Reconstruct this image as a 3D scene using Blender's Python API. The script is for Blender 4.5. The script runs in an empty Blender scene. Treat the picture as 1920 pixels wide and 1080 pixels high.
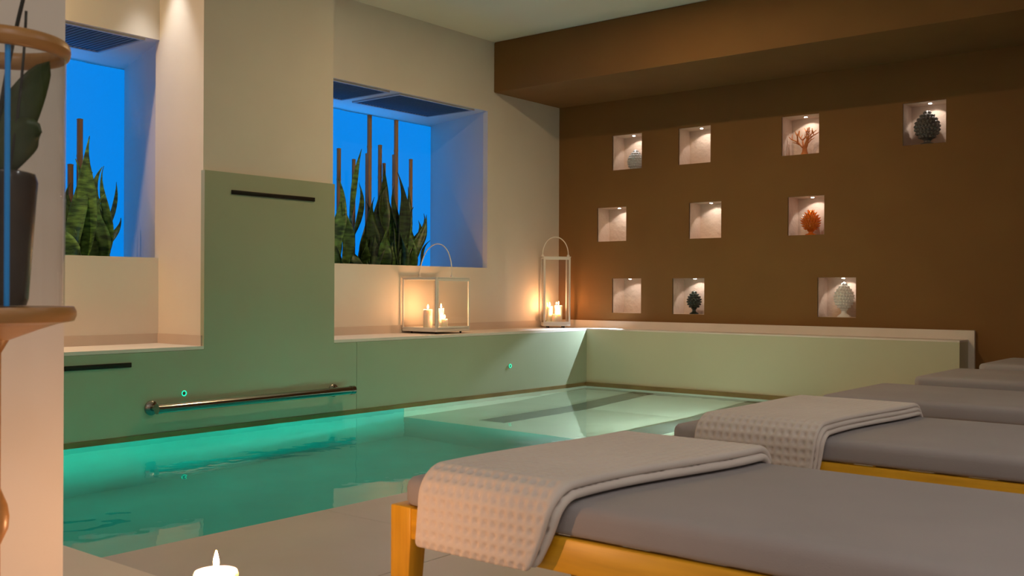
import bpy, bmesh, math, random
from mathutils import Vector, Matrix
random.seed(7)
scene = bpy.context.scene
C = scene.collection
PI = math.pi

# ------------------------------------------------------------------ camera
CAM_H, FPX, YAW, Y0, ROLL = 0.8, 1893.34, math.radians(39.118), 544.49, -0.0045
cam_d = bpy.data.cameras.new('camera')
cam = bpy.data.objects.new('camera', cam_d)
C.objects.link(cam)
cam_d.sensor_width = 36.0
cam_d.lens = FPX * 36.0 / 1920.0
cam_d.shift_y = (Y0 - 540.0) / 1920.0
cam_d.clip_start = 0.05
cam_d.dof.use_dof = True
cam_d.dof.focus_distance = 5.6
cam_d.dof.aperture_fstop = 10.0
cam.matrix_world = (Matrix.Translation((0, 0, CAM_H)) @ Matrix.Rotation(YAW, 4, 'Z')
                    @ Matrix.Rotation(PI / 2, 4, 'X') @ Matrix.Rotation(-ROLL, 4, 'Z'))
scene.camera = cam

# ------------------------------------------------------------------ world, exposure
w = bpy.data.worlds.new('world'); scene.world = w; w.use_nodes = True
w.node_tree.nodes['Background'].inputs[0].default_value = (0.02, 0.02, 0.025, 1)
w.node_tree.nodes['Background'].inputs[1].default_value = 0.2
vs = scene.view_settings
vs.view_transform = 'Standard'; vs.look = 'None'; vs.gamma = 1.0; vs.use_curve_mapping = False
vs.exposure = 0.0
scene.cycles.max_bounces = 10
scene.cycles.diffuse_bounces = 5
scene.cycles.glossy_bounces = 5
scene.cycles.transmission_bounces = 8
scene.cycles.transparent_max_bounces = 16
scene.cycles.sample_clamp_indirect = 4.0
scene.cycles.blur_glossy = 0.6

# light levels
E_ROOM = 8.0          # each added ceiling downlight over the deck, out of view
E_PILLAR = 36.0        # downlights beside the pillar
E_WARM = 8.0         # added warm downlights over pool and ledge, out of view
E_POOL = 4.4         # underwater lamps
E_SHELF = 23.0         # added underwater lamp brightening the shallow bench
E_NICHE = 1.1         # niche spots
E_TILT = 95.0         # the niche spot tilted to the pool corner
E_BLUE = 1.8          # blue uplights behind the plants
S_FLAME = 1150.0       # candle flames
S_BLUE = 1.0          # backlit blue panels

# ------------------------------------------------------------------ room measures
WL, WW, WB = -4.9654, -5.4389, -6.35     # pool wall face, wall above ledge, window recess back
YP, YW, YB = 7.1244, 7.3573, 6.433       # parapet face, back wall, beam front
ZL, ZT, ZP = 0.477, 0.536, 1.476         # ledge top, baseboard top, tall panel top
ZC, ZB = 2.869, 2.447                    # ceiling, beam underside
ZW0, ZW1 = 0.985, 2.284                  # window sill and head
XE, XR = -2.84, 2.7                      # deck edge of pool, right wall
YN, YR = 1.33, -2.6                      # near end of pool, rear wall
PIL0, PIL1 = 3.344, 4.302                # pillar
WATER = -0.012

# ------------------------------------------------------------------ helpers
def mat(name, col=(0.8, 0.8, 0.8), rough=0.6, metal=0.0, emit=None, strength=0.0, **kw):
    m = bpy.data.materials.new(name); m.use_nodes = True
    b = m.node_tree.nodes['Principled BSDF']
    b.inputs['Base Color'].default_value = (*col, 1)
    b.inputs['Roughness'].default_value = rough
    b.inputs['Metallic'].default_value = metal
    if emit:
        b.inputs['Emission Color'].default_value = (*emit, 1)
        b.inputs['Emission Strength'].default_value = strength
    for k, v in kw.items():
        b.inputs[k].default_value = v
    return m

def N(m, t, **kw):
    n = m.node_tree.nodes.new(t)
    for k, v in kw.items():
        setattr(n, k, v)
    return n

def L(m, a, b):
    m.node_tree.links.new(a, b)

def noise_mat(name, c1, c2, scale=3.0, rough=0.6, bump=0.0, bscale=60.0, stretch=(1, 1, 1), detail=5.0, metal=0.0, **kw):
    m = mat(name, c1, rough, metal, **kw)
    b = m.node_tree.nodes['Principled BSDF']
    tc = N(m, 'ShaderNodeTexCoord'); mp = N(m, 'ShaderNodeMapping')
    mp.inputs['Scale'].default_value = stretch
    L(m, tc.outputs['Object'], mp.inputs[0])
    n = N(m, 'ShaderNodeTexNoise'); n.inputs['Scale'].default_value = scale; n.inputs['Detail'].default_value = detail
    L(m, mp.outputs[0], n.inputs['Vector'])
    r = N(m, 'ShaderNodeValToRGB')
    r.color_ramp.elements[0].position = 0.3; r.color_ramp.elements[1].position = 0.7
    r.color_ramp.elements[0].color = (*c1, 1); r.color_ramp.elements[1].color = (*c2, 1)
    L(m, n.outputs['Fac'], r.inputs[0]); L(m, r.outputs[0], b.inputs['Base Color'])
    if bump:
        n2 = N(m, 'ShaderNodeTexNoise'); n2.inputs['Scale'].default_value = bscale; n2.inputs['Detail'].default_value = 4
        L(m, mp.outputs[0], n2.inputs['Vector'])
        bp = N(m, 'ShaderNodeBump'); bp.inputs['Strength'].default_value = bump; bp.inputs['Distance'].default_value = 0.01
        L(m, n2.outputs['Fac'], bp.inputs['Height']); L(m, bp.outputs[0], b.inputs['Normal'])
    return m

M = {}
M['plaster'] = noise_mat('warm white plaster', (0.70, 0.65, 0.58), (0.74, 0.69, 0.62), 2.0, 0.85, 0.06, 25)
M['ceiling'] = noise_mat('ceiling paint', (0.80, 0.78, 0.66), (0.83, 0.81, 0.69), 1.5, 0.9)
M['brown'] = noise_mat('brown wall paint', (0.178, 0.082, 0.017), (0.198, 0.093, 0.020), 2.5, 0.8, 0.08, 40)
M['niche'] = noise_mat('niche plaster', (0.60, 0.465, 0.37), (0.67, 0.52, 0.42), 6, 0.85, 0.9, 26, detail=4)
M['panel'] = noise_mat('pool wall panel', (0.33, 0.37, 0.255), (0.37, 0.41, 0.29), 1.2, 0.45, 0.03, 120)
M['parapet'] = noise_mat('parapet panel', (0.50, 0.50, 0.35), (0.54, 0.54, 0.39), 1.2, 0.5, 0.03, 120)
M['ledge'] = noise_mat('ledge stone', (0.72, 0.66, 0.60), (0.77, 0.71, 0.65), 4, 0.5)
M['base'] = noise_mat('baseboard stone', (0.56, 0.47, 0.40), (0.60, 0.51, 0.44), 4, 0.5)
M['tile'] = noise_mat('deck stone tile', (0.50, 0.465, 0.43), (0.57, 0.53, 0.49), 2.2, 0.42, 0.05, 50)
M['grout'] = mat('tile grout', (0.22, 0.18, 0.15), 0.9)
M['basin'] = noise_mat('pool stone', (0.03, 0.50, 0.53), (0.05, 0.60, 0.62), 2.5, 0.6)  # teal tint of the deep water is put into the stone colour
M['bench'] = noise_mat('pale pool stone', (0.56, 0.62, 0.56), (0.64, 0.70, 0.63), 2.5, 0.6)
M['strip'] = mat('dark steel strip', (0.11, 0.14, 0.15), 0.4, 0.3)
M['brass'] = noise_mat('bronze strip', (0.20, 0.13, 0.05), (0.26, 0.18, 0.07), 5, 0.45, metal=0.3)
M['chrome'] = mat('polished steel', (0.42, 0.40, 0.38), 0.14, 1.0)
M['darkmetal'] = mat('dark slot metal', (0.025, 0.022, 0.018), 0.35, 0.6)
M['ringled'] = mat('green ring light', (0.02, 0.3, 0.2), 0.4, emit=(0.02, 0.9, 0.5), strength=1.2)
M['whitemetal'] = mat('white lacquered metal', (0.80, 0.77, 0.72), 0.4)
M['black'] = mat('black rubber', (0.02, 0.02, 0.02), 0.6)
M['wick'] = mat('wick', (0.03, 0.02, 0.015), 0.9)
M['wax'] = mat('candle wax', (0.90, 0.85, 0.76), 0.5, **{'Subsurface Weight': 0.6, 'Subsurface Scale': 0.03, 'Subsurface Radius': (1.0, 0.6, 0.35)})
M['blue'] = mat('blue backlit panel', (0.02, 0.05, 0.1), 0.7, emit=(0.0, 0.225, 0.76), strength=S_BLUE)
M['grille'] = mat('dark grille', (0.11, 0.15, 0.19), 0.7)
M['grilleframe'] = mat('grille frame', (0.45, 0.45, 0.45), 0.5)
M['soil'] = noise_mat('soil', (0.02, 0.014, 0.01), (0.05, 0.035, 0.02), 40, 0.95, 0.5, 80)
M['cushion'] = noise_mat('taupe cushion fabric', (0.34, 0.315, 0.32), (0.38, 0.35, 0.355), 3, 0.9, 0.15, 500)
M['wood'] = noise_mat('honey teak', (0.70, 0.35, 0.012), (0.90, 0.48, 0.022), 9, 0.38, 0.02, 60, stretch=(0.6, 6, 6))
M['woodleg'] = noise_mat('honey teak leg', (0.70, 0.35, 0.012), (0.90, 0.48, 0.022), 9, 0.38, 0.02, 60, stretch=(6, 6, 0.6))
M['towel'] = noise_mat('waffle towel cotton', (0.69, 0.62, 0.57), (0.75, 0.68, 0.63), 4, 0.95, 0.25, 700)
M['bamboo'] = noise_mat('bamboo', (0.36, 0.18, 0.07), (0.48, 0.26, 0.11), 10, 0.5, stretch=(3, 3, 0.5))
M['ringwood'] = noise_mat('turned wood', (0.36, 0.17, 0.05), (0.46, 0.23, 0.07), 12, 0.35, stretch=(1, 1, 5))
M['orchid'] = noise_mat('orchid leaf', (0.035, 0.06, 0.015), (0.06, 0.09, 0.02), 8, 0.4)
M['stem'] = mat('orchid stem', (0.02, 0.018, 0.012), 0.5)
M['silver'] = mat('silver grey ceramic', (0.55, 0.58, 0.62), 0.22)
M['white_cer'] = mat('white ceramic', (0.78, 0.76, 0.74), 0.15)
M['black_cer'] = mat('black green ceramic', (0.025, 0.035, 0.028), 0.12)
M['dark_cer'] = mat('pewter grey ceramic', (0.11, 0.105, 0.10), 0.3)
M['orange_cer'] = mat('burnt orange ceramic', (0.62, 0.15, 0.012), 0.15)
M['coral'] = noise_mat('orange coral', (0.46, 0.13, 0.025), (0.58, 0.20, 0.05), 20, 0.5)
M['lampglass'] = mat('lamp lens', (0.9, 0.9, 0.9), 0.3, emit=(1.0, 0.93, 0.85), strength=40.0)
M['downlens'] = mat('downlight lens', (0.9, 0.9, 0.9), 0.3, emit=(1.0, 0.85, 0.66), strength=6.0)
M['poollens'] = mat('pool lamp lens', (0.4, 0.6, 0.55), 0.3, emit=(0.05, 1.0, 0.72), strength=3.0)

# flame: white core, orange towards the tip
m = mat('candle flame'); M['flame'] = m
b = m.node_tree.nodes['Principled BSDF']
tc = N(m, 'ShaderNodeTexCoord'); sx = N(m, 'ShaderNodeSeparateXYZ'); L(m, tc.outputs['Generated'], sx.inputs[0])
rp = N(m, 'ShaderNodeValToRGB'); L(m, sx.outputs['Z'], rp.inputs[0])
rp.color_ramp.elements[0].color = (1.0, 0.50, 0.25, 1); rp.color_ramp.elements[0].position = 0.35
rp.color_ramp.elements[1].color = (1.0, 0.36, 0.06, 1); rp.color_ramp.elements[1].position = 0.95
L(m, rp.outputs[0], b.inputs['Emission Color']); b.inputs['Emission Strength'].default_value = S_FLAME
b.inputs['Base Color'].default_value = (0, 0, 0, 1)
M['flame_big'] = m.copy(); M['flame_big'].name = 'thick candle flame'
M['flame_big'].node_tree.nodes['Principled BSDF'].inputs['Emission Strength'].default_value = S_FLAME * 2.1

# thin clear glass: see-through with a mirror-like sheen at grazing angles
def thin_glass(name, tint=(1, 1, 1), ior=1.5):
    m = bpy.data.materials.new(name); m.use_nodes = True
    nt = m.node_tree; nt.nodes.remove(nt.nodes['Principled BSDF'])
    out = nt.nodes['Material Output']
    lw = N(m, 'ShaderNodeLayerWeight'); lw.inputs[0].default_value = 0.5
    pw_ = N(m, 'ShaderNodeMath', operation='POWER'); pw_.inputs[1].default_value = 4.5
    fr = N(m, 'ShaderNodeMath', operation='MULTIPLY_ADD'); f0 = ((ior - 1) / (ior + 1)) ** 2
    fr.inputs[1].default_value = 1 - f0; fr.inputs[2].default_value = f0
    L(m, lw.outputs['Facing'], pw_.inputs[0]); L(m, pw_.outputs[0], fr.inputs[0])
    tr = N(m, 'ShaderNodeBsdfTransparent'); tr.inputs[0].default_value = (*tint, 1)
    gl = N(m, 'ShaderNodeBsdfGlossy'); gl.inputs['Roughness'].default_value = 0.01
    mx = N(m, 'ShaderNodeMixShader')
    L(m, fr.outputs[0], mx.inputs[0]); L(m, tr.outputs[0], mx.inputs[1]); L(m, gl.outputs[0], mx.inputs[2])
    L(m, mx.outputs[0], out.inputs['Surface'])
    return m
M['glass'] = thin_glass('lantern glass', (0.98, 0.98, 0.97), 1.35)
M['vaseglass'] = thin_glass('vase glass', (0.90, 0.915, 0.92), 1.6)
M['pot'] = noise_mat('dark glazed pot', (0.035, 0.026, 0.022), (0.06, 0.04, 0.03), 8, 0.18)
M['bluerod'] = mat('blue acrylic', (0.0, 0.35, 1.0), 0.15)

# water surface
m = mat('pool water', (0.72, 0.98, 0.90), 0.0, **{'Transmission Weight': 1.0, 'IOR': 1.333}); M['water'] = m
b = m.node_tree.nodes['Principled BSDF']
tc = N(m, 'ShaderNodeTexCoord'); n1 = N(m, 'ShaderNodeTexNoise'); n1.inputs['Scale'].default_value = 2.2; n1.inputs['Detail'].default_value = 3
L(m, tc.outputs['Object'], n1.inputs['Vector'])
bp = N(m, 'ShaderNodeBump'); bp.inputs['Strength'].default_value = 0.16; bp.inputs['Distance'].default_value = 0.03
L(m, n1.outputs['Fac'], bp.inputs['Height']); L(m, bp.outputs[0], b.inputs['Normal'])

# snake plant leaf: dark bands across a green blade
m = mat('snake plant leaf', (0.03, 0.07, 0.02), 0.4); M['leaf'] = m
b = m.node_tree.nodes['Principled BSDF']
tc = N(m, 'ShaderNodeTexCoord'); mp = N(m, 'ShaderNodeMapping'); mp.inputs['Scale'].default_value = (12, 12, 42)
oi = N(m, 'ShaderNodeObjectInfo'); mu = N(m, 'ShaderNodeMath', operation='MULTIPLY'); mu.inputs[1].default_value = 37.0
cb = N(m, 'ShaderNodeCombineXYZ'); L(m, oi.outputs['Random'], mu.inputs[0]); L(m, mu.outputs[0], cb.inputs['Z']); L(m, mu.outputs[0], cb.inputs['X'])
L(m, tc.outputs['Object'], mp.inputs[0]); L(m, cb.outputs[0], mp.inputs['Location'])
n1 = N(m, 'ShaderNodeTexNoise'); n1.inputs['Scale'].default_value = 1.0; n1.inputs['Detail'].default_value = 4
L(m, mp.outputs[0], n1.inputs['Vector'])
rp = N(m, 'ShaderNodeValToRGB'); L(m, n1.outputs['Fac'], rp.inputs[0])
rp.color_ramp.elements[0].position = 0.38; rp.color_ramp.elements[0].color = (0.018, 0.045, 0.012, 1)
rp.color_ramp.elements[1].position = 0.66; rp.color_ramp.elements[1].color = (0.10, 0.20, 0.04, 1)
hs = N(m, 'ShaderNodeHueSaturation'); mr = N(m, 'ShaderNodeMapRange')
mr.inputs['To Min'].default_value = 0.35; mr.inputs['To Max'].default_value = 1.7
L(m, oi.outputs['Random'], mr.inputs['Value']); L(m, mr.outputs[0], hs.inputs['Value'])
L(m, rp.outputs[0], hs.inputs['Color']); L(m, hs.outputs[0], b.inputs['Base Color'])

class MB:
    def __init__(s): s.v = []; s.f = []
    def box(s, x0, x1, y0, y1, z0, z1):
        o = len(s.v)
        s.v += [(x, y, z) for z in (z0, z1) for y in (y0, y1) for x in (x0, x1)]
        s.f += [tuple(o + i for i in q) for q in ((0, 2, 3, 1), (4, 5, 7, 6), (0, 1, 5, 4), (2, 6, 7, 3), (0, 4, 6, 2), (1, 3, 7, 5))]
        return s
    def quad(s, *p):
        o = len(s.v); s.v += [tuple(q) for q in p]; s.f.append(tuple(range(o, o + len(p)))); return s
    def tube(s, pts, r, n=10, closed=False, caps=True):
        pts = [Vector(p) for p in pts]; k = len(pts); o = len(s.v)
        rr = r if isinstance(r, (list, tuple)) else [r] * k
        up = Vector((0.0123, 0.0371, 1.0)).normalized(); prev = None
        for i, p in enumerate(pts):
            a = pts[(i - 1) % k] if (i > 0 or closed) else p
            c = pts[(i + 1) % k] if (i < k - 1 or closed) else p
            t = (c - a).normalized()
            if prev is None:
                ref = up if abs(t.dot(up)) < 0.95 else Vector((1, 0.02, 0))
                u = t.cross(ref).normalized()
            else:
                u = (prev - t * prev.dot(t)).normalized()
            prev = u; vv = t.cross(u)
            for j in range(n):
                q = 2 * PI * j / n
                s.v.append(tuple(p + (u * math.cos(q) + vv * math.sin(q)) * rr[i]))
        for i in range(k if closed else k - 1):
            for j in range(n):
                a = o + i * n + j; b2 = o + i * n + (j + 1) % n
                i2 = (i + 1) % k
                s.f.append((a, b2, o + i2 * n + (j + 1) % n, o + i2 * n + j))
        if caps and not closed:
            s.f.append(tuple(o + j for j in range(n))[::-1]); s.f.append(tuple(o + (k - 1) * n + j for j in range(n)))
        return s
    def lathe(s, prof, n=24, c=(0, 0, 0), cap=True):
        o = len(s.v); k = len(prof)
        for r, z in prof:
            for j in range(n):
                q = 2 * PI * j / n
                s.v.append((c[0] + r * math.cos(q), c[1] + r * math.sin(q), c[2] + z))
        for i in range(k - 1):
            for j in range(n):
                s.f.append((o + i * n + j, o + i * n + (j + 1) % n, o + (i + 1) * n + (j + 1) % n, o + (i + 1) * n + j))
        if cap:
            s.f.append(tuple(o + j for j in range(n))[::-1]); s.f.append(tuple(o + (k - 1) * n + j for j in range(n)))
        return s
    def build(s, name, material, parent=None, smooth=False, bevel=0.0, segs=2, loc=None):
        me = bpy.data.meshes.new(name); me.from_pydata(s.v, [], s.f); me.update()
        bm = bmesh.new(); bm.from_mesh(me); bmesh.ops.recalc_face_normals(bm, faces=bm.faces)
        if bevel:
            bmesh.ops.bevel(bm, geom=list(bm.edges), offset=bevel, segments=segs, affect='EDGES', profile=0.5, clamp_overlap=True)
        bm.to_mesh(me); bm.free()
        if smooth or bevel:
            for p in me.polygons: p.use_smooth = True
            if bevel or smooth == 'auto':
                try: me.set_sharp_from_angle(angle=math.radians(40))
                except Exception: pass
        me.materials.append(M[material] if isinstance(material, str) else material)
        o = bpy.data.objects.new(name, me); C.objects.link(o)
        if parent: o.parent = parent
        if loc: o.location = loc
        return o

def tag(o, label=None, cat=None, group=None, kind=None):
    if label: o['label'] = label
    if cat: o['category'] = cat
    if group: o['group'] = group
    if kind: o['kind'] = kind
    return o

def empty(name, loc, rz=0.0):
    o = bpy.data.objects.new(name, None); C.objects.link(o)
    o.location = loc; o.rotation_euler = (0, 0, rz); o.empty_display_size = 0.1
    return o

def copy_tree(o, parent=None):
    c = o.copy(); C.objects.link(c); c.parent = parent
    for ch in list(o.children): copy_tree(ch, c)
    return c

def struct(o, label=None, cat=None):
    return tag(o, label, cat, kind='structure')

def at(px, py, axis, val):
    """pixel of the 1920x1080 photograph -> the world point where its ray meets one plane"""
    a, b = px - 960.0, py - Y0
    u = a * math.cos(ROLL) + b * math.sin(ROLL); ww = -a * math.sin(ROLL) + b * math.cos(ROLL)
    r, dz = u / FPX, -ww / FPX
    c, s = math.cos(YAW), math.sin(YAW)
    d = Vector((r * c - s, r * s + c, dz)); o = Vector((0, 0, CAM_H))
    i = 'XYZ'.index(axis)
    return o + d * ((val - o[i]) / d[i])

def light(name, kind, loc, energy, col, parent=None, size=0.05, rot=(0, 0, 0), **kw):
    ld = bpy.data.lights.new(name, kind); ld.energy = energy; ld.color = col
    if kind == 'AREA': ld.shape = 'DISK'; ld.size = size
    else: ld.shadow_soft_size = size
    for k, v in kw.items(): setattr(ld, k, v)
    o = bpy.data.objects.new(name, ld); C.objects.link(o); o.location = loc; o.rotation_euler = rot
    if parent: o.parent = parent
    return o

def holed(mb, u0, u1, v0, v1, holes, put):
    """cells of the rectangle u0..u1 x v0..v1 outside the holes"""
    us = sorted({u0, u1} | {h[0] for h in holes} | {h[1] for h in holes})
    vv = sorted({v0, v1} | {h[2] for h in holes} | {h[3] for h in holes})
    for a, b2 in zip(us, us[1:]):
        for c, d in zip(vv, vv[1:]):
            mu, mv = (a + b2) / 2, (c + d) / 2
            if not any(h[0] < mu < h[1] and h[2] < mv < h[3] for h in holes):
                put(mb, a, b2, c, d)

# ================================================================== THE ROOM
# floor: grout bed with large tiles
fl = MB().box(XE, XR, YR, YW, -0.30, -0.006).box(WW, XE, YR, 0.4, -0.30, -0.006).build('floor', 'grout')
struct(fl, 'beige stone tiled deck beside the pool', 'floor')
xs = [XE, -2.07, -1.27, -0.47, 0.33, 1.13, 1.93, XR]
for i, (a, c) in enumerate(zip(xs, xs[1:])):
    y = YR + 0.22
    yy = [YR]
    while y < YW: yy.append(y); y += 1.2
    yy.append(YW)
    if i % 2: yy = [YR] + [q + 0.6 for q in yy[1:-2]] + [YW]
    for p, q in zip(yy, yy[1:]):
        if q - p < 0.05: continue
        g = 0.0016
        MB().box(a + (0 if i == 0 else g), c - g, p + g, q - g, -0.018, 0.0).build('tile', 'tile', fl, bevel=0.0012, segs=1)

struct(MB().box(WB - 0.1, XR, YR, YW + 0.1, ZC, ZC + 0.1).build('ceiling', 'ceiling'), 'plain cream painted ceiling', 'ceiling')
struct(MB().box(XR, XR + 0.1, YR, YW + 0.1, -0.3, ZC).build('wall_right', 'plaster'), 'plain plaster wall', 'wall')
struct(MB().box(WW, XR, YR - 0.1, YR, -0.3, ZC).build('wall_rear', 'plaster'), 'plain plaster wall', 'wall')

# left wall above the ledge with two window openings
WIN = [(1.75, 3.373), (4.36, 6.3604)]
wl = MB()
holed(wl, YR, YW, 0.3, ZC, [(a, c, ZW0, ZW1) for a, c in WIN], lambda mb, a, c, d, e: mb.box(WW - 0.05, WW, a, c, d, e))
wl = struct(wl.build('wall_left', 'plaster'), 'warm white plaster wall with two deep window recesses', 'wall')

# window recesses
SPL = 0.263
grilles = {0: [(2.45, 3.268)], 1: [(4.5, 5.268), (5.37, 6.226)]}
for k, (a, c) in enumerate(WIN):
    d = c + SPL; zf = 0.90; x0 = WW - 0.05
    r = MB()
    ya = a - 0.05
    r.quad((x0, c, zf), (WB, d, zf), (WB, d, ZW1), (x0, c, ZW1))           # right jamb
    r.quad((x0, ya, zf), (WB, ya, zf), (WB, ya, ZW1), (x0, ya, ZW1))       # left jamb
    r.quad((x0, ya, ZW1), (x0, c, ZW1), (WB, d, ZW1), (WB, ya, ZW1))       # soffit
    r.quad((x0, ya, zf), (x0, c, zf), (WB, d, zf), (WB, ya, zf))           # bottom
    r.quad((WB, ya, zf), (WB, d, zf), (WB, d, ZW1), (WB, ya, ZW1))         # back
    win = r.build('window_%d' % (k + 1), 'plaster')
    struct(win, ['deep window recess lit blue beside the narrow foreground wall', 'deep window recess lit blue above the cube lantern'][k], 'window')
    tag(MB().box(WB + 0.01, WB + 0.03, ya + 0.02, [3.625, 6.60][k], zf + 0.01, ZW1 - 0.012).build('light_panel', 'blue', win), 'glowing blue backlit panel')
    px = [(3.10, 3.34), (5.30, 5.535)][k]
    MB().box(WB + 0.03, WB + 0.045, px[0], px[1], zf + 0.01, ZW1 - 0.012).build('light_strip', 'blue', win)
    for (ga, gb) in grilles[k]:
        g = MB()
        gx0, gx1 = -6.0, -5.468
        g.box(gx0, gx1, ga, ga + 0.02, ZW1 - 0.012, ZW1 - 0.001).box(gx0, gx1, gb - 0.02, gb, ZW1 - 0.012, ZW1 - 0.001)
        g.box(gx0, gx0 + 0.02, ga + 0.02, gb - 0.02, ZW1 - 0.012, ZW1 - 0.001).box(gx1 - 0.02, gx1, ga + 0.02, gb - 0.02, ZW1 - 0.012, ZW1 - 0.001)
        fr = g.build('grille_frame', 'grilleframe', win)
        g = MB().box(gx0 + 0.02, gx1 - 0.02, ga + 0.02, gb - 0.02, ZW1 - 0.004, ZW1 - 0.001)
        n = 26
        for j in range(n):
            yy = ga + 0.03 + (gb - ga - 0.06) * j / (n - 1)
            g.box(gx0 + 0.02, gx1 - 0.02, yy - 0.004, yy + 0.004, ZW1 - 0.009, ZW1 - 0.004)
        g.build('grille_mesh', 'grille', fr)
    ua, ub = [(2.3, 3.3), (4.6, 6.1)][k]
    MB().box(WB + 0.055, WB + 0.085, ua, ub, 0.93, 0.945).build('uplight_bar', 'grilleframe', win)
    light('blue_uplight', 'AREA', (WB + 0.07, (ua + ub) / 2, 0.948), E_BLUE * (ub - ua), (0.0, 0.28, 1.0), win, rot=(PI, 0, 0), spread=math.radians(48))
    for ch in win.children:
        if ch.type == 'LIGHT': ch.data.shape = 'RECTANGLE'; ch.data.size = 0.025; ch.data.size_y = ub - ua
    sl = MB().box(WB + 0.05, WW - 0.06, a, c, zf, 0.93).build('soil', 'soil', win); sl['kind'] = 'stuff'

# pillar between the windows
struct(MB().box(WW - 0.04, -4.985, PIL0, PIL1, 0.40, ZC).build('wall_pillar', 'plaster'), 'square plaster pillar rising behind the tall pool panel', 'pillar')

# pool wall panels
pw = MB().box(WW, -5.0, YN - 0.8, YW, -0.30, 0.455)
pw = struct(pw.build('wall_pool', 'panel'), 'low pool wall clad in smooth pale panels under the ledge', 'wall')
g = MB()
prof = [(YN - 0.6, -0.02), (4.494, -0.02), (4.494, 0.457), (PIL1, 0.457), (PIL1, ZP), (PIL0 - 0.004, ZP), (PIL0 - 0.004, 0.457), (YN - 0.6, 0.457)]
o = 0
g.v = [(-5.0, y, z) for y, z in prof] + [(WL, y, z) for y, z in prof]
g.f = [tuple(range(8)), tuple(range(8, 16))[::-1]] + [(i, (i + 1) % 8, 8 + (i + 1) % 8, 8 + i) for i in range(8)]
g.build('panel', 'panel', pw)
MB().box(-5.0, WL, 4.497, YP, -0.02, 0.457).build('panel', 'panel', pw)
for a, c in ((YN - 0.6, PIL0 - 0.004), (PIL1, YW)):
    MB().box(WW, WL - 0.0005, a, c, 0.4585, ZL).build('ledge_slab', 'ledge', pw)

# parapet along the back, and its white backing on the brown wall
PX1 = -1.936
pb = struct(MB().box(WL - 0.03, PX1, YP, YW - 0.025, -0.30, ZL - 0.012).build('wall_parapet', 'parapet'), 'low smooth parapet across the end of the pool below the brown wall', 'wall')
MB().box(WL, PX1, YP + 0.0005, YW - 0.025, ZL - 0.0115, ZL).build('ledge_slab', 'ledge', pb)
struct(MB().box(WW, -1.897, YW - 0.024, YW, 0.0, ZT + 0.004).build('trim_1', 'ledge'), 'white stone backing strip along the foot of the brown wall', 'trim')
t = MB().box(WW, WW + 0.012, YN - 0.6, PIL0, ZL, ZT).box(WW + 0.012, -4.985, PIL0 - 0.012, PIL0, ZL, ZT)
struct(t.build('baseboard_left', 'base'), 'beige stone baseboard turning the corner below the window next to the pillar', 'baseboard')
struct(MB().box(WW, WW + 0.012, PIL1, YW - 0.024, ZL, ZT).build('baseboard_right', 'base'), 'beige stone baseboard on the ledge behind the cube lantern', 'baseboard')

# bronze strip at the water line
struct(MB().box(WL, WL + 0.010, YN, YP, -0.02, 0.016).build('trim_2', 'brass'), 'thin bronze strip at the water line under the pool panels', 'trim')
struct(MB().box(WL + 0.010, XE, YP - 0.03, YP, -0.02, 0.020).build('trim_3', 'brass'), 'thin bronze strip at the water line under the parapet', 'trim')

# brown back wall with niches
NZ = [(0.610, 0.907), (1.231, 1.526), (1.846, 2.146)]
NI = [(-4.864, -4.567, 2), (-4.211, -3.917, 2), (-3.307, -3.009, 2), (-2.390, -2.095, 2),
      (-5.019, -4.720, 1), (-4.109, -3.819, 1), (-3.253, -2.966, 1),
      (-4.860, -4.568, 0), (-4.262, -3.968, 0), (-3.015, -2.723, 0)]
ND = 0.19
wb = MB()
holed(wb, WW, XR, -0.3, ZC, [(a, c, *NZ[r]) for a, c, r in NI], lambda mb, a, c, d, e: mb.box(a, c, YW, YW + 0.012, d, e))
wb = struct(wb.build('wall_back', 'brown'), 'matt brown wall with ten small square lit niches', 'wall')
for a, c, r in NI:
    z0, z1 = NZ[r]; y0, y1 = YW + 0.0015, YW + ND
    q = MB()
    e = 0.0
    q.quad((a, y0, z0), (a, y1, z0), (a, y1, z1), (a, y0, z1)).quad((c, y0, z0), (c, y1, z0), (c, y1, z1), (c, y0, z1))
    q.quad((a, y0, z0), (c, y0, z0), (c, y1, z0), (a, y1, z0)).quad((a, y0, z1), (c, y0, z1), (c, y1, z1), (a, y1, z1))
    q.quad((a, y1, z0), (c, y1, z0), (c, y1, z1), (a, y1, z1))
    q.build('niche', 'niche', wb)
struct(MB().box(WW, XR, YB, YW, ZB, ZC).build('wall_beam', 'brown', bevel=0.012), 'deep brown beam dropping from the ceiling in front of the niche wall', 'beam')

# narrow white wall in the foreground
struct(MB().box(-2.12, -1.95, -1.2, 0.992, 0.12, ZC).build('wall_foreground', 'plaster'), 'narrow white wall end lit orange by a candle', 'wall')
struct(MB().box(WW, -1.20, 0.30, YN, -0.30, 0.12).build('floor_plinth', 'ledge', bevel=0.004), 'raised pale stone plinth at the near end of the pool', 'plinth')

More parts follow.
